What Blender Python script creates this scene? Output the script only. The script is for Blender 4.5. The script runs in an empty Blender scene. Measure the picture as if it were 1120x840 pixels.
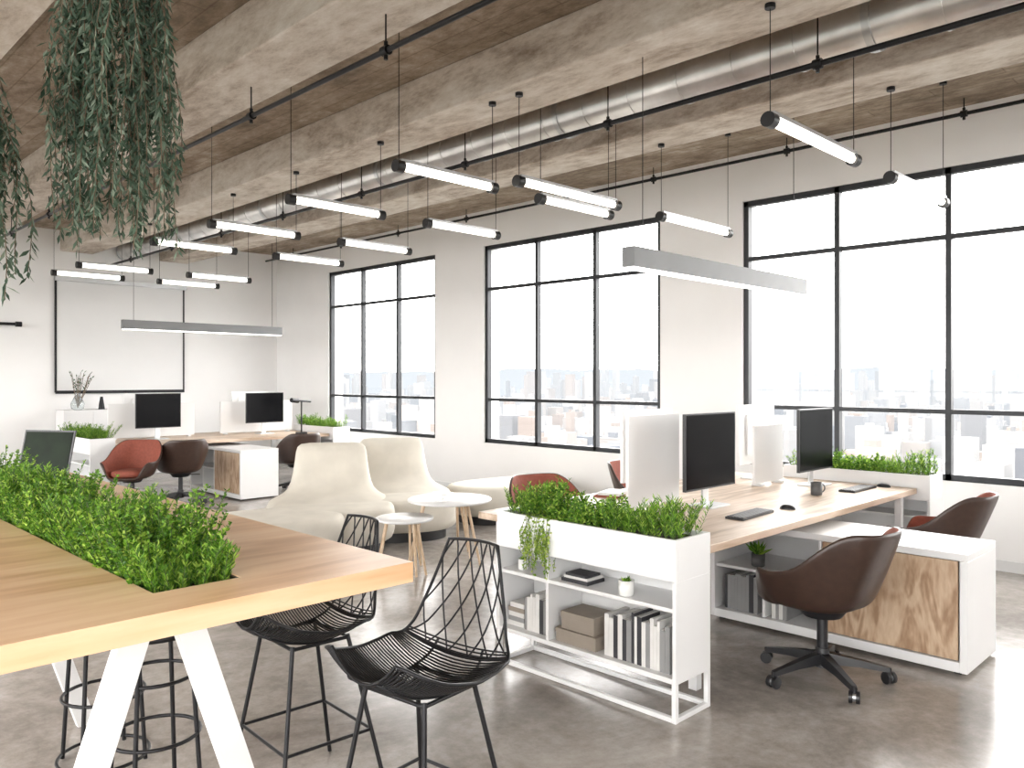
import bpy, math, random
from mathutils import Vector, Matrix
random.seed(7)
R=random.random
def U(a,b): return a+(b-a)*random.random()
scene=bpy.context.scene
COL=scene.collection
scene.view_settings.view_transform='Standard'
scene.view_settings.exposure=0.82

# ------------------------------------------------------------ materials
def new_mat(name):
    m=bpy.data.materials.new(name); m.use_nodes=True
    nt=m.node_tree; b=nt.nodes['Principled BSDF']; return m,nt,b
def pm(name,col,rough=.5,metal=0,noise=0,scale=20,bump=0,emit=None,es=0,spec=None,coat=0):
    m,nt,b=new_mat(name)
    b.inputs['Base Color'].default_value=(*col,1); b.inputs['Roughness'].default_value=rough
    b.inputs['Metallic'].default_value=metal
    if spec is not None: b.inputs['Specular IOR Level'].default_value=spec
    if coat: b.inputs['Coat Weight'].default_value=coat
    tc=nt.nodes.new('ShaderNodeTexCoord'); n=nt.nodes.new('ShaderNodeTexNoise')
    n.inputs['Scale'].default_value=scale; n.inputs['Detail'].default_value=4
    nt.links.new(tc.outputs['Object'],n.inputs['Vector'])
    if noise:
        r=nt.nodes.new('ShaderNodeValToRGB')
        r.color_ramp.elements[0].position=.3; r.color_ramp.elements[1].position=.7
        r.color_ramp.elements[0].color=(*[c*(1-noise) for c in col],1)
        r.color_ramp.elements[1].color=(*[min(1,c*(1+noise)) for c in col],1)
        nt.links.new(n.outputs['Fac'],r.inputs['Fac']); nt.links.new(r.outputs['Color'],b.inputs['Base Color'])
    if bump:
        bp=nt.nodes.new('ShaderNodeBump'); bp.inputs['Strength'].default_value=bump; bp.inputs['Distance'].default_value=.01
        nt.links.new(n.outputs['Fac'],bp.inputs['Height']); nt.links.new(bp.outputs['Normal'],b.inputs['Normal'])
    if emit:
        b.inputs['Emission Color'].default_value=(*emit,1); b.inputs['Emission Strength'].default_value=es
    return m
def concrete(name,stops,rough,big=.6,stretch=(1,.35,1),bump=.3,rvar=0,boards=False,fine=.35):
    m,nt,b=new_mat(name); L=nt.links; N=nt.nodes
    tc=N.new('ShaderNodeTexCoord'); mp=N.new('ShaderNodeMapping'); mp.inputs['Scale'].default_value=stretch
    L.new(tc.outputs['Object'],mp.inputs['Vector'])
    n1=N.new('ShaderNodeTexNoise'); n1.inputs['Scale'].default_value=big*1.6; n1.inputs['Detail'].default_value=10; n1.inputs['Roughness'].default_value=.68; n1.inputs['Distortion'].default_value=.6
    L.new(mp.outputs[0],n1.inputs['Vector'])
    n2=N.new('ShaderNodeTexNoise'); n2.inputs['Scale'].default_value=12; n2.inputs['Detail'].default_value=10; n2.inputs['Roughness'].default_value=.78
    L.new(mp.outputs[0],n2.inputs['Vector'])
    mx=N.new('ShaderNodeMath'); mx.operation='MULTIPLY_ADD'; mx.inputs[1].default_value=fine; L.new(n2.outputs['Fac'],mx.inputs[0])
    ml=N.new('ShaderNodeMath'); ml.operation='MULTIPLY'; ml.inputs[1].default_value=1-fine; L.new(n1.outputs['Fac'],ml.inputs[0]); L.new(ml.outputs[0],mx.inputs[2])
    r=N.new('ShaderNodeValToRGB'); cr=r.color_ramp
    while len(cr.elements)<len(stops): cr.elements.new(.5)
    for e,(p,c) in zip(cr.elements,stops): e.position=p; e.color=(*c,1)
    L.new(mx.outputs[0],r.inputs['Fac'])
    out=r.outputs['Color']
    if boards:
        w=N.new('ShaderNodeTexBrick'); w.inputs['Scale'].default_value=1; w.inputs['Brick Width'].default_value=1.1; w.inputs['Row Height'].default_value=.17
        w.inputs['Mortar Size'].default_value=.006; w.inputs['Color1'].default_value=(1,1,1,1); w.inputs['Color2'].default_value=(.80,.78,.76,1); w.inputs['Mortar'].default_value=(.55,.5,.45,1)
        mr=N.new('ShaderNodeMapping'); mr.inputs['Rotation'].default_value=(0,0,math.pi/2); L.new(tc.outputs['Object'],mr.inputs['Vector']); L.new(mr.outputs[0],w.inputs['Vector'])
        mm=N.new('ShaderNodeMix'); mm.data_type='RGBA'; mm.blend_type='MULTIPLY'; mm.inputs[0].default_value=.7
        L.new(out,mm.inputs[6]); L.new(w.outputs['Color'],mm.inputs[7]); out=mm.outputs[2]
    L.new(out,b.inputs['Base Color'])
    b.inputs['Roughness'].default_value=rough
    if rvar:
        mr2=N.new('ShaderNodeMapRange'); mr2.inputs[3].default_value=rough-rvar; mr2.inputs[4].default_value=rough+rvar
        L.new(n1.outputs['Fac'],mr2.inputs[0]); L.new(mr2.outputs[0],b.inputs['Roughness'])
    if bump:
        bp=N.new('ShaderNodeBump'); bp.inputs['Strength'].default_value=bump; bp.inputs['Distance'].default_value=.015
        L.new(mx.outputs[0],bp.inputs['Height']); L.new(bp.outputs['Normal'],b.inputs['Normal'])
    return m
def wood(name,c1,c2,c3,axis='x',scale=1.,rough=.42,dist=2.5):
    m,nt,b=new_mat(name); L=nt.links; N=nt.nodes
    tc=N.new('ShaderNodeTexCoord'); mp=N.new('ShaderNodeMapping')
    s={'x':(.5,4,4),'y':(4,.5,4),'z':(3,3,.9)}[axis]
    mp.inputs['Scale'].default_value=tuple(k*scale for k in s)
    L.new(tc.outputs['Object'],mp.inputs['Vector'])
    n=N.new('ShaderNodeTexNoise'); n.inputs['Scale'].default_value=1.1; n.inputs['Detail'].default_value=3; n.inputs['Distortion'].default_value=dist*.3
    L.new(mp.outputs[0],n.inputs['Vector'])
    ml=N.new('ShaderNodeMath'); ml.operation='MULTIPLY'; ml.inputs[1].default_value=26; L.new(n.outputs['Fac'],ml.inputs[0])
    sn=N.new('ShaderNodeMath'); sn.operation='SINE'; L.new(ml.outputs[0],sn.inputs[0])
    n2=N.new('ShaderNodeTexNoise'); n2.inputs['Scale'].default_value=9; n2.inputs['Detail'].default_value=6; L.new(mp.outputs[0],n2.inputs['Vector'])
    ad=N.new('ShaderNodeMath'); ad.operation='MULTIPLY_ADD'; ad.inputs[1].default_value=.22; L.new(sn.outputs[0],ad.inputs[0]); L.new(n2.outputs['Fac'],ad.inputs[2])
    r=N.new('ShaderNodeValToRGB'); cr=r.color_ramp; cr.elements.new(.5)
    for e,(p,c) in zip(cr.elements,[(.2,c1),(.5,c2),(.85,c3)]): e.position=p; e.color=(*c,1)
    L.new(ad.outputs[0],r.inputs['Fac']); L.new(r.outputs['Color'],b.inputs['Base Color']); b.inputs['Roughness'].default_value=rough
    return m
def leafmat(name,stops,rough=.5):
    m,nt,b=new_mat(name); L=nt.links; N=nt.nodes
    g=N.new('ShaderNodeNewGeometry'); r=N.new('ShaderNodeValToRGB'); cr=r.color_ramp
    while len(cr.elements)<len(stops): cr.elements.new(.5)
    for e,(p,c) in zip(cr.elements,stops): e.position=p; e.color=(*c,1)
    L.new(g.outputs['Random Per Island'],r.inputs['Fac']); L.new(r.outputs['Color'],b.inputs['Base Color'])
    b.inputs['Roughness'].default_value=rough; b.inputs['Specular IOR Level'].default_value=.3
    tr=N.new('ShaderNodeBsdfTranslucent'); L.new(r.outputs['Color'],tr.inputs['Color'])
    mx=N.new('ShaderNodeMixShader'); mx.inputs[0].default_value=.35; L.new(b.outputs[0],mx.inputs[1]); L.new(tr.outputs[0],mx.inputs[2])
    L.new(mx.outputs[0],N['Material Output'].inputs['Surface']); return m

M_wall=pm('wall_paint',(.89,.885,.88),.7,noise=.015,scale=2,bump=.03)
M_slab=concrete('ceiling_concrete',[(.34,(.13,.096,.066)),(.45,(.25,.19,.137)),(.54,(.39,.315,.24)),(.66,(.62,.55,.47))],.88,big=1.1,stretch=(1,.45,1),boards=True,fine=.45)
M_beam=concrete('beam_concrete',[(.34,(.23,.18,.135)),(.43,(.42,.35,.285)),(.51,(.61,.545,.47)),(.64,(.79,.75,.69))],.88,big=1.2,stretch=(1,.4,1.2),fine=.45)
M_floor=concrete('polished_concrete_floor',[(.34,(.17,.148,.13)),(.46,(.27,.242,.218)),(.56,(.38,.347,.318)),(.68,(.50,.468,.435))],.22,big=.7,stretch=(1,1,1),bump=.03,rvar=.12)
M_black=pm('black_metal',(.02,.02,.022),.4,.6,noise=.1,scale=30)
M_frame=pm('window_frame_black',(.028,.03,.034),.45,.3,noise=.1,scale=10)
M_white=pm('white_lacquer',(.76,.76,.76),.38,noise=.015,scale=3)
M_whitem=pm('white_metal',(.72,.72,.72),.4,noise=.02,scale=8)
M_desk=wood('oak_desktop',(.40,.29,.20),(.56,.43,.32),(.68,.55,.44),'x',.9)
M_table=wood('plywood_tabletop',(.62,.37,.195),(.74,.48,.28),(.82,.58,.375),'x',.7,rough=.38)
M_door=wood('oak_cabinet_door',(.32,.20,.12),(.46,.32,.21),(.58,.44,.31),'z',1.3,dist=6)
M_legw=wood('beech_leg',(.5,.35,.22),(.62,.46,.31),(.7,.55,.4),'z',2)
M_soil=pm('soil',(.03,.02,.013),.95,noise=.5,scale=60,bump=.8)
M_cloth=pm('cream_upholstery',(.61,.575,.505),.85,noise=.07,scale=5,bump=.1)
M_leather=pm('dark_brown_leather',(.040,.021,.015),.36,noise=.15,scale=25,bump=.05)
M_rust=pm('rust_fabric',(.25,.065,.04),.75,noise=.12,scale=40,bump=.1)
M_plast=pm('black_plastic',(.012,.012,.014),.38,noise=.1,scale=30)
M_screen=pm('screen_glass',(.004,.004,.005),.2,noise=.05,scale=2,spec=.08)
M_alu=pm('aluminium',(.55,.56,.57),.35,.9,noise=.05,scale=8)
M_grey=pm('grey_fixture',(.19,.195,.20),.5,.2,noise=.03,scale=8)
M_duct=pm('galvanised_duct',(.70,.695,.69),.32,1,noise=.15,scale=5,bump=.05)
M_tube=pm('lit_tube',(1,1,1),.4,noise=.01,emit=(1,.93,.82),es=3)
M_led=pm('led_diffuser',(1,1,1),.4,noise=.01,emit=(1,.97,.93),es=2)
M_cardboard=pm('taupe_box',(.27,.23,.19),.7,noise=.05,scale=12)
M_paper=pm('book_cover_light',(.66,.65,.63),.6,noise=.05,scale=12)
M_paper2=pm('book_cover_grey',(.25,.25,.25),.6,noise=.05,scale=12)
M_paper3=pm('book_cover_dark',(.03,.03,.035),.6,noise=.05,scale=12)
M_ceram=pm('white_ceramic',(.8,.8,.78),.25,noise=.02,scale=6)
M_mug=pm('grey_ceramic',(.08,.08,.08),.4,noise=.1,scale=8)
M_screenw=pm('projection_fabric',(.80,.80,.80),.8,noise=.01,scale=3)
M_herb=leafmat('herb_leaves',[(.0,(.035,.105,.012)),(.35,(.09,.22,.02)),(.7,(.19,.37,.035)),(1,(.42,.57,.10))])
M_succ=leafmat('succulent_leaves',[(.0,(.16,.30,.04)),(.5,(.32,.46,.08)),(1,(.5,.58,.15))])
M_hang=leafmat('hanging_leaves',[(.0,(.03,.055,.035)),(.4,(.065,.11,.072)),(.75,(.13,.19,.13)),(1,(.28,.34,.26))])
M_stem=pm('stem',(.08,.13,.03),.7,noise=.2,scale=30)
M_twig=pm('twig',(.16,.11,.07),.8,noise=.2,scale=30)
def glassmat():
    m,nt,b=new_mat('window_glass'); N=nt.nodes; L=nt.links
    t=N.new('ShaderNodeBsdfTransparent'); g=N.new('ShaderNodeBsdfGlossy'); g.inputs['Roughness'].default_value=.02
    mx=N.new('ShaderNodeMixShader'); mx.inputs[0].default_value=.03
    L.new(t.outputs[0],mx.inputs[1]); L.new(g.outputs[0],mx.inputs[2]); L.new(mx.outputs[0],N['Material Output'].inputs['Surface']); N.remove(b); return m
M_glass=glassmat()
M_vase=pm('clear_vase',(.75,.8,.8),.1,noise=.02,scale=5); M_vase.node_tree.nodes['Principled BSDF'].inputs['Transmission Weight'].default_value=.8

# ------------------------------------------------------------ mesh builder
class MB:
    def __init__(s): s.v=[];s.f=[];s.m=[];s.sm=[];s.mats=[]
    def mi(s,mat):
        if mat not in s.mats: s.mats.append(mat)
        return s.mats.index(mat)
    def add(s,vs,fs,mat,smooth=False):
        o=len(s.v); i=s.mi(mat); s.v.extend([tuple(p) for p in vs])
        for f in fs: s.f.append(tuple(k+o for k in f)); s.m.append(i); s.sm.append(smooth)
    def box(s,x0,x1,y0,y1,z0,z1,mat,T=None):
        vs=[Vector((x,y,z)) for z in (z0,z1) for y in (y0,y1) for x in (x0,x1)]
        if T: vs=[T@p for p in vs]
        s.add(vs,[(0,2,3,1),(4,5,7,6),(0,1,5,4),(2,6,7,3),(0,4,6,2),(1,3,7,5)],mat)
    def bar(s,p0,p1,w,h,mat,upv=(0,0,1)):
        p0=Vector(p0);p1=Vector(p1); d=(p1-p0).normalized(); a=d.cross(Vector(upv))
        if a.length<1e-4: a=d.cross(Vector((1,0,0)))
        a.normalize(); b=d.cross(a).normalized(); a*=w/2; b*=h/2
        vs=[p0-a-b,p0+a-b,p0+a+b,p0-a+b,p1-a-b,p1+a-b,p1+a+b,p1-a+b]
        s.add(vs,[(0,3,2,1),(4,5,6,7),(0,1,5,4),(1,2,6,5),(2,3,7,6),(3,0,4,7)],mat)
    def loft(s,rings,mat,cap0=True,cap1=True,smooth=True,closed=True):
        n=len(rings[0]); vs=[p for r in rings for p in r]; fs=[]
        for i in range(len(rings)-1):
            for j in range(n if closed else n-1):
                k=(j+1)%n; fs.append((i*n+j,i*n+k,(i+1)*n+k,(i+1)*n+j))
        s.add(vs,fs,mat,smooth)
        if cap0: s.add(rings[0],[tuple(range(n))[::-1]],mat,False)
        if cap1: s.add(rings[-1],[tuple(range(n))],mat,False)
    def tube(s,pts,r,mat,seg=6,closed=False,r1=None):
        pts=[Vector(p) for p in pts]; n=len(pts); rings=[]; prev=None
        for i,p in enumerate(pts):
            if closed: d=pts[(i+1)%n]-pts[i-1]
            else: d=pts[min(i+1,n-1)]-pts[max(i-1,0)]
            d.normalize()
            if prev is None:
                a=d.cross(Vector((0,0,1)))
                if a.length<.05: a=d.cross(Vector((1,0,0)))
            else: a=prev-d*prev.dot(d)
            a.normalize(); prev=a.copy(); b=d.cross(a)
            rr=r if r1 is None else r+(r1-r)*i/(n-1)
            rings.append([p+a*math.cos(t)*rr+b*math.sin(t)*rr for t in [2*math.pi*k/seg for k in range(seg)]])
        if closed: rings.append(rings[0]); s.loft(rings,mat,False,False)
        else: s.loft(rings,mat)
    def cyl(s,p0,p1,r,mat,seg=16,r1=None): s.tube([p0,p1],r,mat,seg,r1=r if r1 is None else r1)
    def lathe(s,prof,c,mat,seg=24):
        c=Vector(c)
        rings=[[c+Vector((r*math.cos(t),r*math.sin(t),z)) for t in [2*math.pi*k/seg for k in range(seg)]] for r,z in prof]
        s.loft(rings,mat)
    def leaf(s,p,d,L,W,mat):
        p=Vector(p); d=Vector(d).normalized(); a=d.cross(Vector((U(-1,1),U(-1,1),U(-1,1))))
        if a.length<1e-3: a=Vector((1,0,0))
        a.normalize(); n=d.cross(a)
        s.add([p,p+d*L*.5+a*W*.5+n*W*.2,p+d*L,p+d*L*.5-a*W*.5+n*W*.2],[(0,1,2),(0,2,3)],mat)
    def build(s,name,loc=(0,0,0),rz=0,bevel=0,parent=None,sub=0):
        me=bpy.data.meshes.new(name); me.from_pydata(s.v,[],s.f); 
        for m in s.mats: me.materials.append(m)
        me.polygons.foreach_set('material_index',s.m); me.polygons.foreach_set('use_smooth',s.sm); me.update()
        ob=bpy.data.objects.new(name,me); COL.objects.link(ob); ob.location=loc; ob.rotation_euler=(0,0,rz)
        if bevel:
            b=ob.modifiers.new('bevel','BEVEL'); b.width=bevel; b.segments=2; b.limit_method='ANGLE'; b.angle_limit=math.radians(50)
        if sub:
            q=ob.modifiers.new('sub','SUBSURF'); q.levels=sub; q.render_levels=sub
        if parent: ob.parent=parent
        return ob

# ------------------------------------------------------------ room shell
WX=7.59; BY=13.9; LX=-3.5; FY=-3.5; CZ=3.93; SZ=.71; HZ=3.44
b=MB(); b.box(LX-.3,WX+.3,FY-.3,BY+.3,-.2,0,M_floor); b.build('floor')
b=MB(); b.box(LX-.3,WX+.3,FY-.3,BY+.3,CZ,CZ+.2,M_slab); b.build('ceiling')
for x in (5.40,3.87,2.34,.81,-.72,-2.25):
    b=MB(); b.box(x,x+.48,FY,BY,3.6,CZ,M_beam); b.build('ceiling_beam',bevel=.012)
wins=[(9.2,12.11),(5.22,8.15),(1.27,4.2),(-2.7,.25)]
def wallx(name,x0,x1,ws):
    b=MB(); b.box(x0,x1,FY-.3,BY+.3,0,SZ,M_wall); b.box(x0,x1,FY-.3,BY+.3,HZ,CZ,M_wall)
    ys=[FY-.3]+[k for w in sorted(ws) for k in w]+[BY+.3]
    for i in range(0,len(ys),2): b.box(x0,x1,ys[i],ys[i+1],SZ,HZ,M_wall)
    b.build(name)
wallx('wall_right',WX,WX+.3,wins)
lw=[(-3.0,1.8),(2.3,7.1),(7.6,12.8)]
wallx('wall_left',LX-.3,LX,lw)
b=MB(); b.box(LX,WX,BY,BY+.3,0,CZ,M_wall); b.build('wall_back')
b=MB(); b.box(LX,WX,FY-.3,FY,0,SZ,M_wall); b.box(LX,WX,FY-.3,FY,HZ,CZ,M_wall)
fx=[LX,-2.8,-.2,WX]  # unseen opening behind the camera, added and sized for fill light
for i in range(0,4,2): b.box(fx[i],fx[i+1],FY-.3,FY,SZ,HZ,M_wall)
b.build('wall_front')
def window(n,x,y0,y1,nd=3):
    b=MB(); t=.055; x0,x1=x,x+.07
    b.box(x0,x1,y0,y0+t,SZ,HZ,M_frame); b.box(x0,x1,y1-t,y1,SZ,HZ,M_frame)
    b.box(x0,x1,y0,y1,SZ,SZ+t,M_frame); b.box(x0,x1,y0,y1,HZ-t,HZ,M_frame)
    for k in range(1,nd):
        yy=y0+(y1-y0)*k/nd; b.box(x0,x1,yy-.024,yy+.024,SZ,HZ,M_frame)
    for z in (1.31,2.84): b.box(x0+.003,x1-.003,y0,y1,z-.02,z+.02,M_frame)
    xx=(x0+x1)/2
    b.add([(xx,y0,SZ),(xx,y1,SZ),(xx,y1,HZ),(xx,y0,HZ)],[(0,1,2,3)],M_glass)
    b.build('window_%d'%n)
for i,(a,c) in enumerate(wins): window(i+1,WX+.03,a,c)
for i,(a,c) in enumerate(lw): window(i+5,LX-.12,a,c,4)
def baseboard(name,*a):
    b=MB(); b.box(*a,M_white); b.build(name)
baseboard('baseboard_right',WX-.015,WX,FY,BY,0,.09)
baseboard('baseboard_back',LX,WX-.015,BY-.015,BY,0,.09)
def portal(loc,rot,sx,sy):
    l=bpy.data.lights.new('window_portal','AREA'); l.shape='RECTANGLE'; l.size=sx; l.size_y=sy; l.cycles.is_portal=True
    o=bpy.data.objects.new('window_portal',l); COL.objects.link(o); o.location=loc; o.rotation_euler=rot
zc=(SZ+HZ)/2; hh=HZ-SZ
for a,c in wins: portal((WX+.2,(a+c)/2,zc),(0,math.radians(90),0),hh,c-a)
for a,c in lw: portal((LX-.2,(a+c)/2,zc),(0,math.radians(-90),0),hh,c-a)
portal((-1.5,FY-.2,zc),(math.radians(90),0,0),2.6,hh)  # portal for the added fill opening in the front wall

# projection screen
b=MB(); b.box(3.82,5.79,BY-.035,BY-.02,1.40,3.15,M_screenw)
b.box(3.78,5.83,BY-.10,BY-.002,3.13,3.20,M_alu); b.box(3.80,5.81,BY-.05,BY-.012,1.36,1.41,M_black)
for x in (3.80,5.80): b.box(x-.012,x+.012,BY-.045,BY-.015,1.38,3.15,M_black)
b.build('projection_screen')
b=MB(); b.cyl((2.0,BY-.09,2.42),(3.26,BY-.09,2.42),.022,M_black,10); b.cyl((3.24,BY-.09,2.42),(3.32,BY-.09,2.42),.04,M_black,12)
for x in (2.1,3.1): b.cyl((x,BY-.09,2.42),(x,BY,2.42),.015,M_black,8)
b.build('curtain_rod')

# duct and pipes
b=MB(); b.cyl((4.85,FY+.02,3.70),(4.85,BY-.02,3.70),.16,M_duct,32)
y=FY+.3
while y<BY-.2:
    b.cyl((4.85,y,3.70),(4.85,y+.02,3.70),.167,M_duct,32); y+=.42
y=FY+.5
while y<BY:
    b.cyl((4.85,y,3.70),(4.85,y+.045,3.70),.172,M_alu,32); b.cyl((4.85,y+.02,3.8),(4.85,y+.02,CZ),.008,M_black,6); y+=2.4
b.build('ventilation_duct')
for x,z,r in ((2.62,3.4,.016),(4.58,3.44,.018),(7.36,3.80,.016)):
    b=MB(); b.cyl((x,FY+.01,z),(x,BY-.01,z),r,M_black,10)
    y=FY+.9
    while y<BY:
        top=3.6 if 2.34<x<2.82 else CZ
        b.cyl((x,y,z),(x,y,top),.005,M_black,6); b.cyl((x,y-.025,z),(x,y+.025,z),r+.012,M_black,10); b.cyl((x,y,z+.05),(x,y,z-.05),.012,M_black,8); y+=1.55
    b.build('ceiling_conduit_pipe')

# ------------------------------------------------------------ lights
def ceil_at(x):
    for bx in (5.40,3.87,2.34,.81):
        if bx<=x<=bx+.48: return 3.6
    return CZ
def tube_light(x0,x1,y,z=2.98):
    b=MB()
    b.cyl((x0+.03,y,z),(x1-.03,y,z),.026,M_tube,12)
    for xa,xb in ((x0,x0+.06),(x1-.06,x1)): b.cyl((xa,y,z),(xb,y,z),.042,M_plast,16)
    b.bar((x0+.03,y,z+.036),(x1-.03,y,z+.036),.05,.022,M_alu)
    for xx in (x0+.03,x1-.03):
        b.cyl((xx,y,z+.03),(xx,y,ceil_at(xx)),.0028,M_black,5)
        b.cyl((xx,y,ceil_at(xx)-.025),(xx,y,ceil_at(xx)),.028,M_black,12)
    b.build('pendant_tube_light')
for y in (2.05,3.93): tube_light(3.97,5.13,y); tube_light(5.70,6.86,y)
for y in (4.2,5.57,6.95,8.27,10.6,11.6): tube_light(3.13,4.03,y); tube_light(4.48,5.38,y)
def linear(x0,x1,y,z0):
    b=MB(); b.box(x0,x1,y-.045,y+.045,z0+.012,z0+.135,M_grey); b.box(x0+.01,x1-.01,y-.035,y+.035,z0,z0+.02,M_led)
    for xx in (x0+.15,x1-.15):
        b.cyl((xx,y,z0+.13),(xx,y,ceil_at(xx)),.003,M_black,5)
    b.build('linear_pendant_light')
linear(3.95,6.3,2.95,2.27); linear(3.97,6.35,11.5,2.27)

# ------------------------------------------------------------ plants
def herbs(b,x0,x1,y0,y1,z,h,n,nl=26,mat=None,L=(.018,.034),spread=.8,needle=.1,W=(.010,.016)):
    mat=mat or M_herb
    for i in range(n):
        px,py=U(x0,x1),U(y0,y1)
        k=.80+.30*math.sin(py*11+px*3)*math.sin(py*4.3+1)
        hh=h*k*U(.6,1.25); lean=Vector((U(-.35,.35),U(-.35,.35),1)).normalized()
        cx=(px-(x0+x1)/2)/(x1-x0); lean.x+=cx*spread
        base=Vector((px,py,z)); tip=base+lean*hh; thin=math.sin(py*6.7+px)>needle
        b.tube([base,tip],.0014,M_stem,3)
        for j in range(nl):
            t=.15+.85*(j+R())/nl; p=base.lerp(tip,t); a=U(0,6.283)
            d=Vector((math.cos(a),math.sin(a),U(.2,1.3) ))
            if thin: b.leaf(p,d+Vector((0,0,.5)),U(*L)*1.15,.0055,mat)
            else: b.leaf(p,d,U(*L)*(1.1-.35*t),U(*W),mat)
def strand(b,p,dx,dy,l,mat,leafL,leafW,n,mats=M_stem,down=(-1.3,.1)):
    pts=[]; x,y,z=p; ph=U(0,6)
    for i in range(9):
        t=i/8; o=1-(1-t)**3
        pts.append(Vector((x+dx*o+.012*math.sin(ph+t*7),y+dy*o+.012*math.cos(ph+t*6),z+.06*math.sin(min(1,t*4)*math.pi)*.6-l*t)))
    b.tube(pts,.0014,mats,3)
    for j in range(n):
        t=(j+R())/n*8; i=min(7,int(t)); q=pts[i].lerp(pts[i+1],t-i); a=U(0,6.283)
        b.leaf(q,(math.cos(a)*.8,math.sin(a)*.8,U(*down)),leafL*U(.6,1.2),leafW*U(.7,1.2),mat)

def planter_shelf(x0,y0,dens=1,items=True):
    """x0..x0+.30, y0..y0+1.19"""
    w,L=.30,1.19; b=MB(); X0,X1,Y0,Y1=0,w,0,L; t=.02
    b.box(X0,X0+t,Y0,Y1,.655,.85,M_white); b.box(X1-t,X1,Y0,Y1,.655,.85,M_white)
    b.box(X0+t,X1-t,Y0,Y0+t,.655,.85,M_white); b.box(X0+t,X1-t,Y1-t,Y1,.655,.85,M_white)
    b.box(X0+t,X1-t,Y0+t,Y1-t,.655,.675,M_white); b.box(X0+t,X1-t,Y0+t,Y1-t,.675,.825,M_soil)
    b.box(X0,X1,Y0,Y0+t,.18,.655,M_white); b.box(X0,X1,Y1-t,Y1,.18,.655,M_white)
    b.box(X0+.004,X1-t,.80,.80+t,.20,.655,M_white); b.box(X1-.018,X1,Y0+t,Y1-t,.18,.655,M_white)
    b.box(X0,X1-.018,Y0+t,Y1-t,.18,.205,M_white); b.box(X0+.002,X1-.018,Y0+t,Y1-t,.51,.53,M_white)
    f=.024
    for xx in (X0,X1-f):
        for yy in (Y0,Y1-f): b.box(xx,xx+f,yy,yy+f,0,.18,M_white)
        b.box(xx,xx+f,Y0+f,Y1-f,0.001,f,M_white)
    for yy in (Y0,Y1-f): b.box(X0+f,X1-f,yy,yy+f,.001,f,M_white)
    ob=b.build('planter_bookshelf',(x0,y0,0),bevel=.002)
    p=MB(); herbs(p,.03,w-.03,.03,L-.03,.82,.165,int(400*dens),28)
    if items:
        for i in range(26): strand(p,(U(.0,.04),U(.76,.95),.85),U(-.06,-.03),U(-.03,.03),U(.14,.32),M_succ,.02,.015,30)
    p.build('herbs',parent=ob)
    return ob
def bench(ox,oy,dens=1,items=True):
    planter_shelf(3.15+ox,2.08+oy,dens,items); planter_shelf(6.62+ox,2.08+oy,dens*.8,False)
    b=MB(); b.box(0,3.14,0,1.6,.708,.75,M_desk)
    for xx in (.10,2.98):
        b.box(xx,xx+.05,.06,.11,0,.708,M_whitem); b.box(xx,xx+.05,1.49,1.54,0,.708,M_whitem); b.box(xx,xx+.05,.11,1.49,.66,.708,M_whitem)
    b.box(.15,2.98,.78,.82,.67,.70,M_whitem)
    b.build('office_desk',(3.465+ox,2.17+oy,0),bevel=.003)
    b=MB(); X=.54; Y=1.55; z1=.66; t=.03; z0=.02
    b.box(0,X,0,Y,z1-.04,z1,M_white); b.box(.0,X,0,t+.01,z0,z1-.04,M_white); b.box(0,X,Y-t,Y,z0,z1-.04,M_white)
    b.box(0,X,t+.01,Y-t,z0,.075,M_white); b.box(X-.02,X,t+.01,Y-t,.075,z1-.04,M_white)
    b.box(.01,X-.02,.80,.82,.075,z1-.04,M_white)
    b.box(.012,.03,.05,.795,.08,z1-.045,M_door)
    b.box(.02,X-.02,.82,Y-t,.35,.37,M_white); b.box(.02,X-.02,1.17,1.19,.075,.35,M_white)
    for xx in (.04,X-.08):
        for yy in (.04,Y-.08): b.box(xx,xx+.04,yy,yy+.04,0,z0,M_plast)
    b.build('side_cabinet',(4.73+ox,1.30+oy,0),bevel=.004)
bench(0,0); bench(.15,8.58,.7,False)

def books(name,x,y0,y1,z,hs,depth=.17,mats=None,lean=0):
    b=MB(); y=y1
    while y>y0+.02:
        th=U(.016,.034); h=U(*hs); m=random.choice(mats or [M_paper,M_paper,M_paper,M_paper2,M_paper3])
        d=depth*U(.9,1.05)
        b.box(x,x+d,y-th+.001,y,z,z+h,m); b.box(x+.004,x+d-.002,y-th+.004,y-.003,z+h-.003,z+h+.0005,M_paper); y-=th
    b.build(name)
books('upright_books',3.19,2.13,2.53,.2055,(.19,.25))
books('upright_books',3.20,2.92,3.10,.2055,(.17,.22))
b=MB()
for k,(w,m) in enumerate(((.13,M_paper),(.12,M_paper2),(.12,M_paper),(.125,M_cardboard),(.11,M_paper))):
    b.box(3.21,3.35,3.115,3.115+w,.2055+k*.026,.2055+k*.026+.025,m)
b.build('stacked_books')
def sbox(x,y,z,w,l,h,lid):
    b=MB(); b.box(0,w,0,l,0,h,M_cardboard); b.box(-.003,w+.003,-.003,l+.003,h-lid,h+.002,M_cardboard); b.build('storage_box',(x,y,z),bevel=.002)
sbox(3.18,2.58,.2055,.21,.27,.07,.02); sbox(3.19,2.60,.278,.18,.22,.09,.03)
b=MB(); b.box(3.19,3.33,2.64,2.82,.5305,.548,M_paper3); b.box(3.20,3.33,2.65,2.81,.548,.562,M_paper); b.box(3.20,3.32,2.66,2.80,.562,.575,M_paper3); b.build('flat_books')
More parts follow.
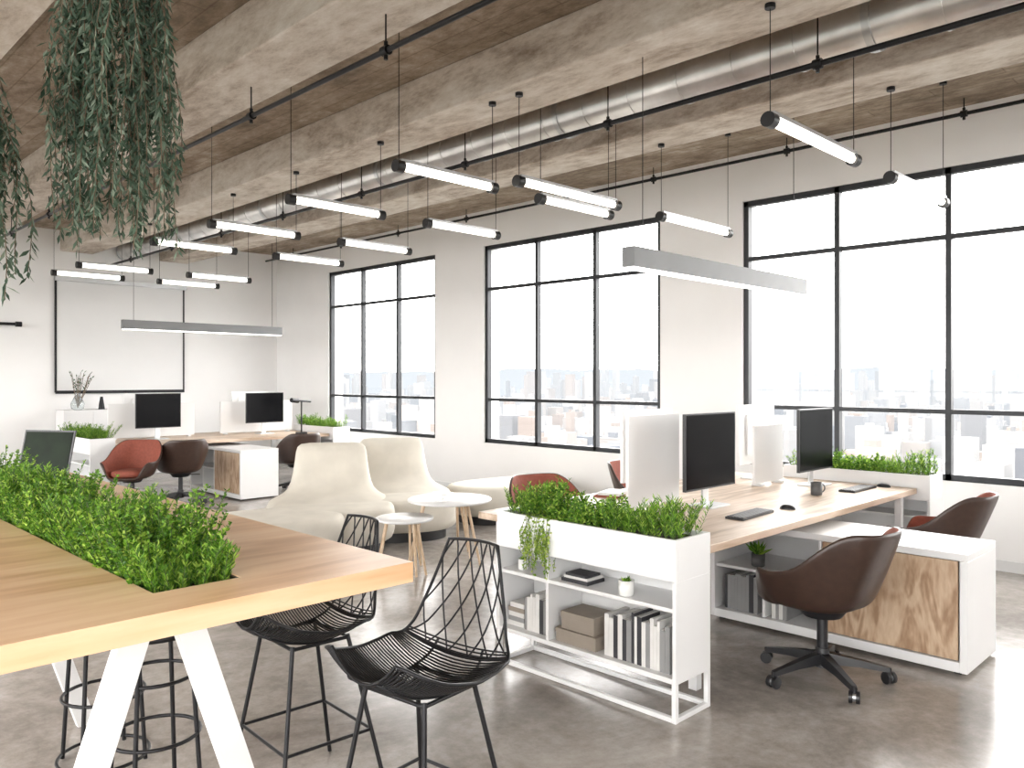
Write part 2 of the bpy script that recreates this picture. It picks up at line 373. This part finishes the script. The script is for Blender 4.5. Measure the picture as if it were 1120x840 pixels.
def pot(x,y,z,r=.035,h=.065,mat=None,ph=.06,tall=False):
    b=MB(); b.lathe([(r*.8,0),(r*.95,.006),(r,h),(r*.88,h),(r*.86,h-.01),(.002,h-.012)],(0,0,0),mat or M_ceram,20)
    b.lathe([(.001,h-.012),(r*.86,h-.012),(.001,h-.008)],(0,0,0),M_soil,12)
    for i in range(40):
        a=U(0,6.28); b.leaf((U(-.3,.3)*r,U(-.3,.3)*r,h-.01),(math.cos(a),math.sin(a),U(.3,2.2)),U(.5,1)*ph,.009 if not tall else .02,M_herb)
    b.build('potted_succulent',(x,y,z))
pot(3.20,2.40,.5305,.04,.075,ph=.035); pot(3.22,3.13,.5305,.03,.06,ph=.035); pot(4.85,2.57,.3705,.045,.085,M_mug,.13,True)
books('binders',4.78,2.32,2.44,.0755,(.24,.25),.25,[M_paper2,M_paper3,M_paper]); 
books('binders',4.78,2.53,2.77,.0755,(.22,.25),.25,[M_paper2,M_paper3])

# ------------------------------------------------------------ desk equipment
def monitor(x,y,z,w=.60,h=.40,zb=.12,rz=0,white=False):
    fm=M_white if white else M_plast; b=MB()
    b.box(-w/2,w/2,-.008,.016,zb,zb+h,fm); b.box(-w/2+.008,w/2-.008,-.0095,-.007,zb+.012,zb+h-.008,M_screen)
    b.box(-w/2+.1,w/2-.1,.016,.035,zb+.08,zb+h-.08,fm)
    b.box(-.035,.035,.035,.05,.01,zb+h*.5,M_alu if not white else M_white)
    b.box(-.12,.12,-.08,.10,0,.012,M_alu if not white else M_white)
    b.build('computer_monitor',(x,y,z),rz,bevel=.003)
def divider(x0,x1,y,z,h):
    b=MB(); b.box(x0,x1,y-.012,y+.012,z+.02,z+h,M_white)
    for xx in (x0+.06,x1-.10): b.box(xx,xx+.04,y-.05,y+.05,z,z+.02,M_whitem); 
    b.build('desk_divider_panel',bevel=.004)
DZ=.7505
monitor(4.71,2.84,DZ,.62,.50,.12); monitor(6.22,2.80,DZ,.60,.49,.12)
divider(4.14,4.72,3.10,DZ,.61); divider(5.77,6.25,3.10,DZ,.48)
monitor(4.72,3.36,DZ,.60,.50,.13,math.pi,True); monitor(6.30,3.36,DZ,.60,.50,.13,math.pi,True)
def keyboard(x,y,z,rz=0):
    b=MB(); b.box(-.21,.21,-.06,.06,0,.014,M_plast)
    for i in range(15):
        for j in range(5): b.box(-.203+i*.0272,-.203+i*.0272+.023,-.055+j*.0222,-.055+j*.0222+.018,.014,.018,M_plast)
    b.build('keyboard',(x,y,z),rz)
def mouse(x,y,z):
    b=MB(); rings=[]
    for k in range(6):
        t=k/5; s=math.cos(t*1.45); rings.append([(.032*s*math.cos(a),.055*s*math.sin(a),.03*math.sin(t*1.5)) for a in [2*math.pi*i/16 for i in range(16)]])
    b.loft(rings,M_plast); b.build('computer_mouse',(x,y,z))
keyboard(4.56,2.47,DZ,.05); mouse(4.96,2.42,DZ); keyboard(6.2,2.46,DZ); mouse(6.5,2.38,DZ)
b=MB(); b.lathe([(.036,0),(.04,.004),(.041,.095),(.037,.095),(.035,.01),(.001,.008)],(0,0,0),M_mug,24)
b.tube([(.038+.028*math.sin(t),0,.05+.03*math.cos(t)) for t in [math.pi*i/8 for i in range(9)]],.005,M_mug,8)
b.build('coffee_mug',(5.70,2.56,DZ),-.6)
b=MB(); b.box(-.15,.15,-.1,.1,0,.012,M_rust); b.box(-.12,.12,-.08,.08,.012,.03,M_paper); b.build('notebooks',(4.65,3.6,DZ),.3)
monitor(4.43,11.43,DZ,.62,.48,.16); monitor(6.04,11.43,DZ,.62,.46,.17)
divider(3.85,5.05,11.70,DZ,.50); divider(5.45,6.65,11.70,DZ,.50)
monitor(4.45,11.95,DZ,.60,.50,.14,math.pi,True); monitor(6.05,11.95,DZ,.60,.48,.16,math.pi,True)
b=MB(); b.cyl((0,0,0),(0,0,.02),.09,M_plast,20); b.cyl((0,0,.02),(0,0,.50),.012,M_black,8); b.cyl((-.20,0,.52),(.2,0,.49),.016,M_black,8); b.cyl((-.22,0,.52),(-.08,0,.505),.035,M_black,12)
b.build('desk_lamp',(6.45,11.05,DZ),.3)

# ------------------------------------------------------------ office chair
def office_chair(x,y,rz,mat_out=None):
    mo=mat_out or M_leather
    root=bpy.data.objects.new('office_chair',None); COL.objects.link(root); root.location=(x,y,0); root.rotation_euler=(0,0,rz)
    b=MB(); n=48; rings=[]
    def sm(t): t=max(0,min(1,t)); return t*t*(3-2*t)
    prof=[(0.0,0),(.35,0),(.60,.004),(.78,.02),(.90,.07),(.95,.2),(.98,.4),(1.01,.6),(1.03,.85),(1.04,1)]
    for k,(rr,tt) in enumerate(prof):
        ring=[]
        for i in range(n):
            th=2*math.pi*i/n; c=math.cos(th+math.pi/2)
            H=.02+.165*sm((c+.88)/.30)+.235*sm((c+.10)/.85)
            ex=.235+.06*tt*sm((c+.9)/.5); ey=.255+(.13*tt*sm(c+.2) )
            cx,cy=math.cos(th),math.sin(th); p=.68
            X=math.copysign(abs(cx)**p,cx)*ex*rr; Y=math.copysign(abs(cy)**p,cy)*ey*rr
            if c>0.3: X*=1-.22*tt*sm((c-.3)/.5)
            z=.42+tt*H-.02*(1-rr)-(.015 if c<-.6 and rr>.6 else 0)
            ring.append((X,Y+.03,z))
        rings.append(ring)
    b.loft(rings,mo,True,False)
    b.mats.append(M_rust)
    ob=b.build('shell',parent=root)
    so=ob.modifiers.new('s','SOLIDIFY'); so.thickness=.026; so.offset=1; so.material_offset=1; so.material_offset_rim=0
    q=ob.modifiers.new('q','SUBSURF'); q.levels=1; q.render_levels=1
    b=MB(); rg=[]
    for rr,zz in ((.9,.425),(1,.44),(1,.475),(.93,.492),(.6,.50),(.02,.50)):
        rg.append([(math.copysign(abs(math.cos(t))**.75,math.cos(t))*.20*rr,math.copysign(abs(math.sin(t))**.75,math.sin(t))*.225*rr+.04,zz) for t in [2*math.pi*i/28 for i in range(28)]])
    b.loft(rg,M_rust); b.build('seat_cushion',parent=root)
    b=MB(); b.cyl((0,0,.34),(0,0,.395),.10,M_plast,16,r1=.14); b.cyl((0,0,.10),(0,0,.36),.028,M_plast,14); b.cyl((0,0,.07),(0,0,.17),.045,M_plast,16,r1=.035)
    b.cyl((.05,0,.36),(.25,.02,.35),.006,M_plast,6)
    for k in range(5):
        a=2*math.pi*k/5+.4; c,s=math.cos(a),math.sin(a)
        rings=[]
        for r,z,w,h in ((.03,.115,.03,.028),(.18,.10,.024,.018),(.33,.075,.017,.012)):
            rings.append([(c*r-s*u*w,s*r+c*u*w,z+v*h) for u,v in ((-1,-1),(1,-1),(.7,1),(-.7,1))])
        b.loft(rings,M_plast,smooth=False)
        cx,cy=c*.33,s*.33; b.cyl((cx,cy,.05),(cx,cy,.085),.012,M_plast,8)
        ca=U(0,3); ax=Vector((math.cos(ca),math.sin(ca),0)); o=Vector((cx,cy,.032))
        for sg in (-1,1): b.cyl(o+ax*sg*.008,o+ax*sg*.026,.031,M_plast,16)
        b.cyl(o-ax*.02,o+ax*.02,.022,M_alu,12)
    b.build('base',parent=root)
office_chair(4.19,1.85,-.15); office_chair(5.95,1.85,.0)
office_chair(4.55,4.10,math.pi-.3); office_chair(6.0,4.25,math.pi)
office_chair(4.27,10.3,-.1); office_chair(3.62,10.15,2.4); office_chair(5.9,10.25,-.1)

# ------------------------------------------------------------ wire bar stool
def interp(tab,v):
    for (a,*A),(c,*C) in zip(tab,tab[1:]):
        if v<=c:
            t=(v-a)/(c-a); return [p+(q-p)*t for p,q in zip(A,C)]
    return list(tab[-1][1:])
PR=[(0,.265,.68,.13),(.04,.25,.668,.18),(.10,.22,.645,.225),(.20,.16,.617,.255),(.35,.04,.59,.27),(.5,-.08,.60,.265),(.6,-.155,.635,.245),(.68,-.195,.70,.222),(.8,-.235,.82,.18),(.9,-.26,.92,.145),(1,-.285,1.035,.11)]
def S(u,v):
    y,z,w=[sum(c)/3 for c in zip(interp(PR,max(0,v-.03)),interp(PR,v),interp(PR,min(1,v+.03)))]
    seat=max(0,min(1,(.72-v)/.2)); back=1-seat
    return Vector((u*w,y+.035*back*u*u,z+.085*seat*u*u))
def wire_stool(x,y,rz):
    b=MB(); rim=[S(1,i/30) for i in range(31)]+[S(1-2*i/8,1) for i in range(1,8)]+[S(-1,1-i/30) for i in range(31)]+[S(-1+2*i/8,0) for i in range(1,8)]
    b.tube(rim,.006,M_black,6,True)
    n=46
    for i in range(n):
        v=.015+.64*i/(n-1); b.tube([S(-1+2*k/10,v) for k in range(11)],.0034,M_black,5)
    for u in (-.45,.45): b.tube([S(u,i/16*.66)-Vector((0,0,.006)) for i in range(17)],.005,M_black,6)
    m=5; v0=.62
    for k in range(-4,m+4):
        for sg in (-1,1):
            pts=[]
            for j in range(25):
                t=j/24; u=-1+2*(k+sg*t*2.4)/m
                if -1<=u<=1: pts.append(S(u,v0+(1-v0)*t))
            if len(pts)>1: b.tube(pts,.0034,M_black,5)
    b.tube([S(-1+2*k/10,v0) for k in range(11)],.0045,M_black,6)
    tops=[(.13,.13),(-.13,.13),(-.13,-.10),(.13,-.10)]; feet=[(.22,.22),(-.22,.22),(-.22,-.22),(.22,-.22)]
    for (tx,ty),(fx,fy) in zip(tops,feet):
        b.tube([(tx,ty,.61),(fx,fy,0.001)],.0085,M_black,8)
    at=lambda i,z:Vector((tops[i][0]+(feet[i][0]-tops[i][0])*(1-z/.615),tops[i][1]+(feet[i][1]-tops[i][1])*(1-z/.615),z))
    for i in range(4): b.tube([at(i,.24),at((i+1)%4,.24)],.0065,M_black,6); b.tube([at(i,.60),at((i+1)%4,.60)],.007,M_black,6)
    b.build('wire_bar_stool',(x,y,0),rz)
wire_stool(1.65,2.06,math.pi/2+.12); wire_stool(1.65,2.78,math.pi/2-.05)
def ring_stool(x,y):
    b=MB(); b.lathe([(.02,.66),(.165,.66),(.17,.67),(.165,.69),(.02,.695)],(0,0,0),M_black,28)
    for k in range(4):
        a=math.pi/4+k*math.pi/2; b.tube([(.13*math.cos(a),.13*math.sin(a),.665),(.175*math.cos(a),.175*math.sin(a),.001)],.009,M_black,8)
    for z,r in ((.28,.158),(.50,.141),(.02,.175)): b.tube([(r*math.cos(t),r*math.sin(t),z) for t in [2*math.pi*i/28 for i in range(28)]],.007,M_black,6,True)
    b.build('round_bar_stool',(x,y,0))
ring_stool(1.17,3.05); ring_stool(1.17,3.60)

# ------------------------------------------------------------ foreground high table
def high_table():
    b=MB(); x0,x1,y0,y1=.36,1.49,1.91,5.6; sx0,sx1,sy0,sy1=.80,1.04,2.10,4.5; z0,z1=.99,1.05
    b.box(x0,x1,y0,sy0,z0,z1,M_table); b.box(x0,x1,sy1,y1,z0,z1,M_table)
    b.box(x0,sx0,sy0,sy1,z0,z1,M_table); b.box(sx1,x1,sy0,sy1,z0,z1,M_table)
    t=.008; zb=.992
    b.box(sx0,sx0+t,sy0,sy1,zb,z1-.004,M_black); b.box(sx1-t,sx1,sy0,sy1,zb,z1-.004,M_black)
    b.box(sx0+t,sx1-t,sy0,sy0+t,zb,z1-.004,M_black); b.box(sx0+t,sx1-t,sy1-t,sy1,zb,z1-.004,M_black)
    b.box(sx0-.01,sx1+.01,sy0-.01,sy1+.01,.978,.990,M_whitem); b.box(sx0+t,sx1-t,sy0+t,sy1-t,.990,1.015,M_soil)
    for yy in (2.2,4.02,5.3):
        for sg in (-1,1):
            b.bar((.86+sg*.05,yy,.99),(.86+sg*.37,yy,.0),.075,.04,M_whitem,(0,1,0))
        b.box(.55,1.20,yy-.03,yy+.03,.955,.978,M_whitem)
    ob=b.build('high_trestle_table')
    p=MB(); herbs(p,sx0+.02,sx1-.02,sy0+.04,sy1-.02,1.01,.205,1750,46,L=(.012,.025),spread=.5,needle=-.1,W=(.007,.012)); p.build('table_herbs',parent=ob)
high_table()
b=MB(); b.box(-.16,.16,-.11,.11,0,.014,M_alu); b.box(-.15,.15,-.05,.09,.014,.016,M_plast)
T=Matrix.Translation((0,.11,.014))@Matrix.Rotation(math.radians(-14),4,'X')
b.box(-.16,.16,0,.008,0,.26,M_plast,T); b.box(-.15,.15,-.002,0,.01,.25,pm('laptop_display',(.006,.013,.005),.5,noise=.5,scale=9,spec=.1),T)
b.build('laptop',(1.17,4.8,1.0505),-1.0)

# ------------------------------------------------------------ sofa
def sup(a,c,n=40,p=.75,x=0,y=0,z=0,rz=0):
    o=[]
    for i in range(n):
        t=2*math.pi*i/n; X=math.copysign(abs(math.cos(t))**p,math.cos(t))*a; Y=math.copysign(abs(math.sin(t))**p,math.sin(t))*c
        o.append((x+X*math.cos(rz)-Y*math.sin(rz),y+X*math.sin(rz)+Y*math.cos(rz),z))
    return o
def seat(b,x,y,a,c,rz=0,h=.42):
    b.loft([sup(a*k,c*k,x=x,y=y,z=z,rz=rz) for k,z in ((.88,.10),(.96,.13),(1,.20),(1,.33),(.985,.385),(.95,.41),(.88,.42),(.5,.425),(.02,.425))],M_cloth)
    b.loft([sup(a*.8,c*.8,x=x,y=y,z=z,rz=rz) for z in (0,.11)],M_plast)
def backm(b,x,y,rz):
    rg=[]
    for z,a,c,yo in ((.10,.52,.38,.05),(.14,.57,.42,.05),(.22,.60,.44,.05),(.36,.60,.44,.05),(.405,.58,.42,.05),(.43,.53,.36,.09),(.46,.47,.28,.15),(.50,.425,.21,.20),(.57,.395,.165,.23),(.66,.375,.135,.25),(.77,.36,.115,.27),(.86,.35,.095,.285),(.91,.335,.075,.29),(.94,.30,.05,.295),(.95,.22,.02,.295)):
        cx=x-math.sin(rz)*yo; cy=y+math.cos(rz)*yo
        rg.append(sup(a,c,x=cx,y=cy,z=z,rz=rz,p=.72))
    b.loft(rg,M_cloth)
b=MB()
seat(b,3.42,6.36,.62,.45,-.25)
for x,y,rz in ((4.28,6.80,-.62),(5.14,6.90,-.5)):
    seat(b,x-.16,y-.30,.58,.50,rz); backm(b,x,y,rz)
b.build('modular_sofa')
b=MB(); seat(b,6.45,6.55,.72,.42,-.15); b.build('upholstered_ottoman')

def coffee(x,y,r,h):
    b=MB(); b.lathe([(r*.96,h-.022),(r,h-.014),(r,h-.004),(r*.985,h),(.01,h)],(0,0,0),M_white,40)
    for k in range(3):
        a=2*math.pi*k/3+.5; c,s=math.cos(a),math.sin(a)
        for sg in (-.05,.05):
            b.tube([(c*r*.6-s*sg*.3,s*r*.6+c*sg*.3,h-.02),(c*r*.95-s*sg,s*r*.95+c*sg,0.0)],.014,M_legw,8,r1=.010)
    b.build('round_coffee_table',(x,y,0))
coffee(4.62,5.40,.37,.54); coffee(4.07,5.33,.24,.45)
b=MB(); b.cyl((0,0,0),(0,0,.008),.07,M_ceram,20); b.cyl((0,0,.008),(0,0,.05),.012,M_ceram,10); b.lathe([(.012,.045),(.09,.06),(.092,.065),(.01,.055)],(0,0,0),M_ceram,20); b.build('serving_dish',(4.50,5.35,.5405))

b=MB(); b.box(3.80,4.62,13.45,13.87,.06,1.11,M_white); b.box(3.795,4.21,13.435,13.45,.08,1.09,M_white); b.box(4.215,4.625,13.435,13.45,.08,1.09,M_white)
for x in (3.84,4.54):
    for y in (13.48,13.80): b.box(x,x+.04,y,y+.04,0,.06,M_black)
b.build('sideboard',bevel=.004)
b=MB(); b.lathe([(.05,0),(.09,.02),(.10,.10),(.05,.20),(.03,.25),(.035,.27)],(0,0,0),M_vase,20)
for i in range(14):
    a=U(0,6.28); q=U(.05,.2); tip=Vector((q*math.cos(a),q*math.sin(a),U(.42,.62))); b.tube([(0,0,.05),tip*.5,tip],.004,M_twig,4)
    for j in range(5): b.leaf(tip*(1-.1*j),(math.cos(a+j),math.sin(a+j),1),.06,.02,M_hang)
b.build('vase_with_branches',(4.05,13.65,1.11))
b=MB(); b.cyl((0,0,0),(0,0,.2),.05,M_black,12,r1=.02); b.build('decor_cone',(4.4,13.65,1.111))

# ------------------------------------------------------------ hanging plants
def hanging(x,y,z,r,n,lmin,lmax):
    b=MB(); b.lathe([(.06,-.12),(.09,-.11),(.11,0),(.10,0),(.09,-.02),(.002,-.025)],(0,0,0),M_mug,24)
    for k in range(3):
        a=2*math.pi*k/3; b.tube([(.10*math.cos(a),.10*math.sin(a),-.005),(0,0,.35)],.002,M_black,4)
    b.tube([(0,0,.35),(0,0,ceil_at(x)-z)],.003,M_black,4)
    for i in range(n):
        a=U(0,6.283); q=U(.3,1)*r; st=U(.02,.11)
        l=lmin+(lmax-lmin)*R()**1.3
        strand(b,(st*math.cos(a),st*math.sin(a),0),(q-st)*math.cos(a),(q-st)*math.sin(a),l,M_hang,.036,.0095,int(120*l),M_twig,(-2.4,-.3))
    b.build('hanging_plant',(x,y,z))
hanging(.82,2.42,2.86,.185,120,.48,.90)
hanging(.45,2.61,2.50,.205,125,.3,.72)

# ------------------------------------------------------------ city outside
def painted_haze_mat(name,cols,haze,dist,brick=False,hz=(.1,.75)):  # aerial haze painted into the surface: emission mixed in by distance
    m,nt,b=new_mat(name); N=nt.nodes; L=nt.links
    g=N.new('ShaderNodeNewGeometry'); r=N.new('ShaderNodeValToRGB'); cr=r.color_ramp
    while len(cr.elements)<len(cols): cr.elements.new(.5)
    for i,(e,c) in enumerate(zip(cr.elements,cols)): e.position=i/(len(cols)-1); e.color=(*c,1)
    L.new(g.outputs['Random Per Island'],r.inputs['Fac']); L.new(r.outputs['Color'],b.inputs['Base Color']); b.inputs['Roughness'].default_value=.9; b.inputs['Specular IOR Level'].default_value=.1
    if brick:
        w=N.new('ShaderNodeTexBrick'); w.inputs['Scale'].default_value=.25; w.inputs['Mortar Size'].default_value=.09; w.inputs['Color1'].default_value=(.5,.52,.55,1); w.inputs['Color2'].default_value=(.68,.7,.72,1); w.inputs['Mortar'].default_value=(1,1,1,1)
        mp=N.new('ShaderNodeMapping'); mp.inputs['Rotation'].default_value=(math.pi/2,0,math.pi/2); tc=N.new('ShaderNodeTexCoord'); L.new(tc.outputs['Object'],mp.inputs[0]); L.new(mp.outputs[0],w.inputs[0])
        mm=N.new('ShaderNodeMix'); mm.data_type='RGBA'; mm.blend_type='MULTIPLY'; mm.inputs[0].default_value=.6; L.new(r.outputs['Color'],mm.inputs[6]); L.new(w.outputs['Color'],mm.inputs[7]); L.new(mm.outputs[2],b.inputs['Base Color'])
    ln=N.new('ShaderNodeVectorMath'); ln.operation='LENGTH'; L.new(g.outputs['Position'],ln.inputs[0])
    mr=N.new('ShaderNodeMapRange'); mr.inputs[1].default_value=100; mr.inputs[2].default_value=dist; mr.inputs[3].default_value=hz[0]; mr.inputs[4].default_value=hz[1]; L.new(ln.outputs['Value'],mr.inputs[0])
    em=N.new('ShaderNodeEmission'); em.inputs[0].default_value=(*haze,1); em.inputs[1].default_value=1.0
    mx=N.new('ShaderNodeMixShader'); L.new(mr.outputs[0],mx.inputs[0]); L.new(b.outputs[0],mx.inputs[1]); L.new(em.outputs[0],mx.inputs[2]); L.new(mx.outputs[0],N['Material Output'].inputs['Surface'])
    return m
PAINTED_HAZE=(.475,.50,.525)
M_city=painted_haze_mat('city_facades',[(.055,.057,.065),(.19,.185,.18),(.15,.115,.095),(.32,.31,.30),(.06,.067,.08),(.25,.245,.24)],PAINTED_HAZE,3500,True,(.2,.78))
M_cgr=painted_haze_mat('city_ground_mat',[(.06,.068,.055),(.06,.068,.055)],PAINTED_HAZE,3500,False,(.3,.9))
M_hill=painted_haze_mat('hill_mat',[(.06,.08,.1),(.06,.08,.1)],(.50,.53,.56),6000,False,(.7,.98))  # hills shown mostly by painted haze emission
G=-120
b=MB()
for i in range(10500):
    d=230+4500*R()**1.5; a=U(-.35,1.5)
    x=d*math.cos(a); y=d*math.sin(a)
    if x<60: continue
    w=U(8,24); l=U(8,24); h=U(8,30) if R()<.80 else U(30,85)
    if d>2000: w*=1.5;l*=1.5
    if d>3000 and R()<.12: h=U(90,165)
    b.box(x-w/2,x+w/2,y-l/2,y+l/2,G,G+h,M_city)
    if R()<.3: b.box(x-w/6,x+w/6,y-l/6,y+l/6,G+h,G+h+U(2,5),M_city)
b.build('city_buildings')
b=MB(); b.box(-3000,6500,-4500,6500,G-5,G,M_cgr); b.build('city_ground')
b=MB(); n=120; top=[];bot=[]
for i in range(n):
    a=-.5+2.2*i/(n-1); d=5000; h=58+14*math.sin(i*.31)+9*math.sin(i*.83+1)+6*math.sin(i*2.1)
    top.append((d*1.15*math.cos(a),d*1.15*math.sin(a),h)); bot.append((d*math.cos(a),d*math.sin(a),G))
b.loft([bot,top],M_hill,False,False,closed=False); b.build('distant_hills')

# ------------------------------------------------------------ world, camera
w=bpy.data.worlds.new('sky'); scene.world=w; w.use_nodes=True; N=w.node_tree.nodes; L=w.node_tree.links
bg=N['Background']; bg.inputs[0].default_value=(1,.985,.965,1); bg.inputs[1].default_value=7.0
s=bpy.data.lights.new('sun','SUN'); s.energy=2.5; s.angle=math.radians(12); s.color=(1,.94,.86)
so=bpy.data.objects.new('sun',s); COL.objects.link(so); so.rotation_euler=Vector((.75,.35,-.55)).to_track_quat('-Z','Y').to_euler()
cam=bpy.data.cameras.new('camera'); co=bpy.data.objects.new('camera',cam); COL.objects.link(co); scene.camera=co
co.location=(0,0,1.6); co.rotation_euler=(math.pi/2,0,-math.pi/4); cam.sensor_width=36; cam.lens=36*876/1120; cam.shift_y=-6/1120; cam.clip_start=.05; cam.clip_end=12000
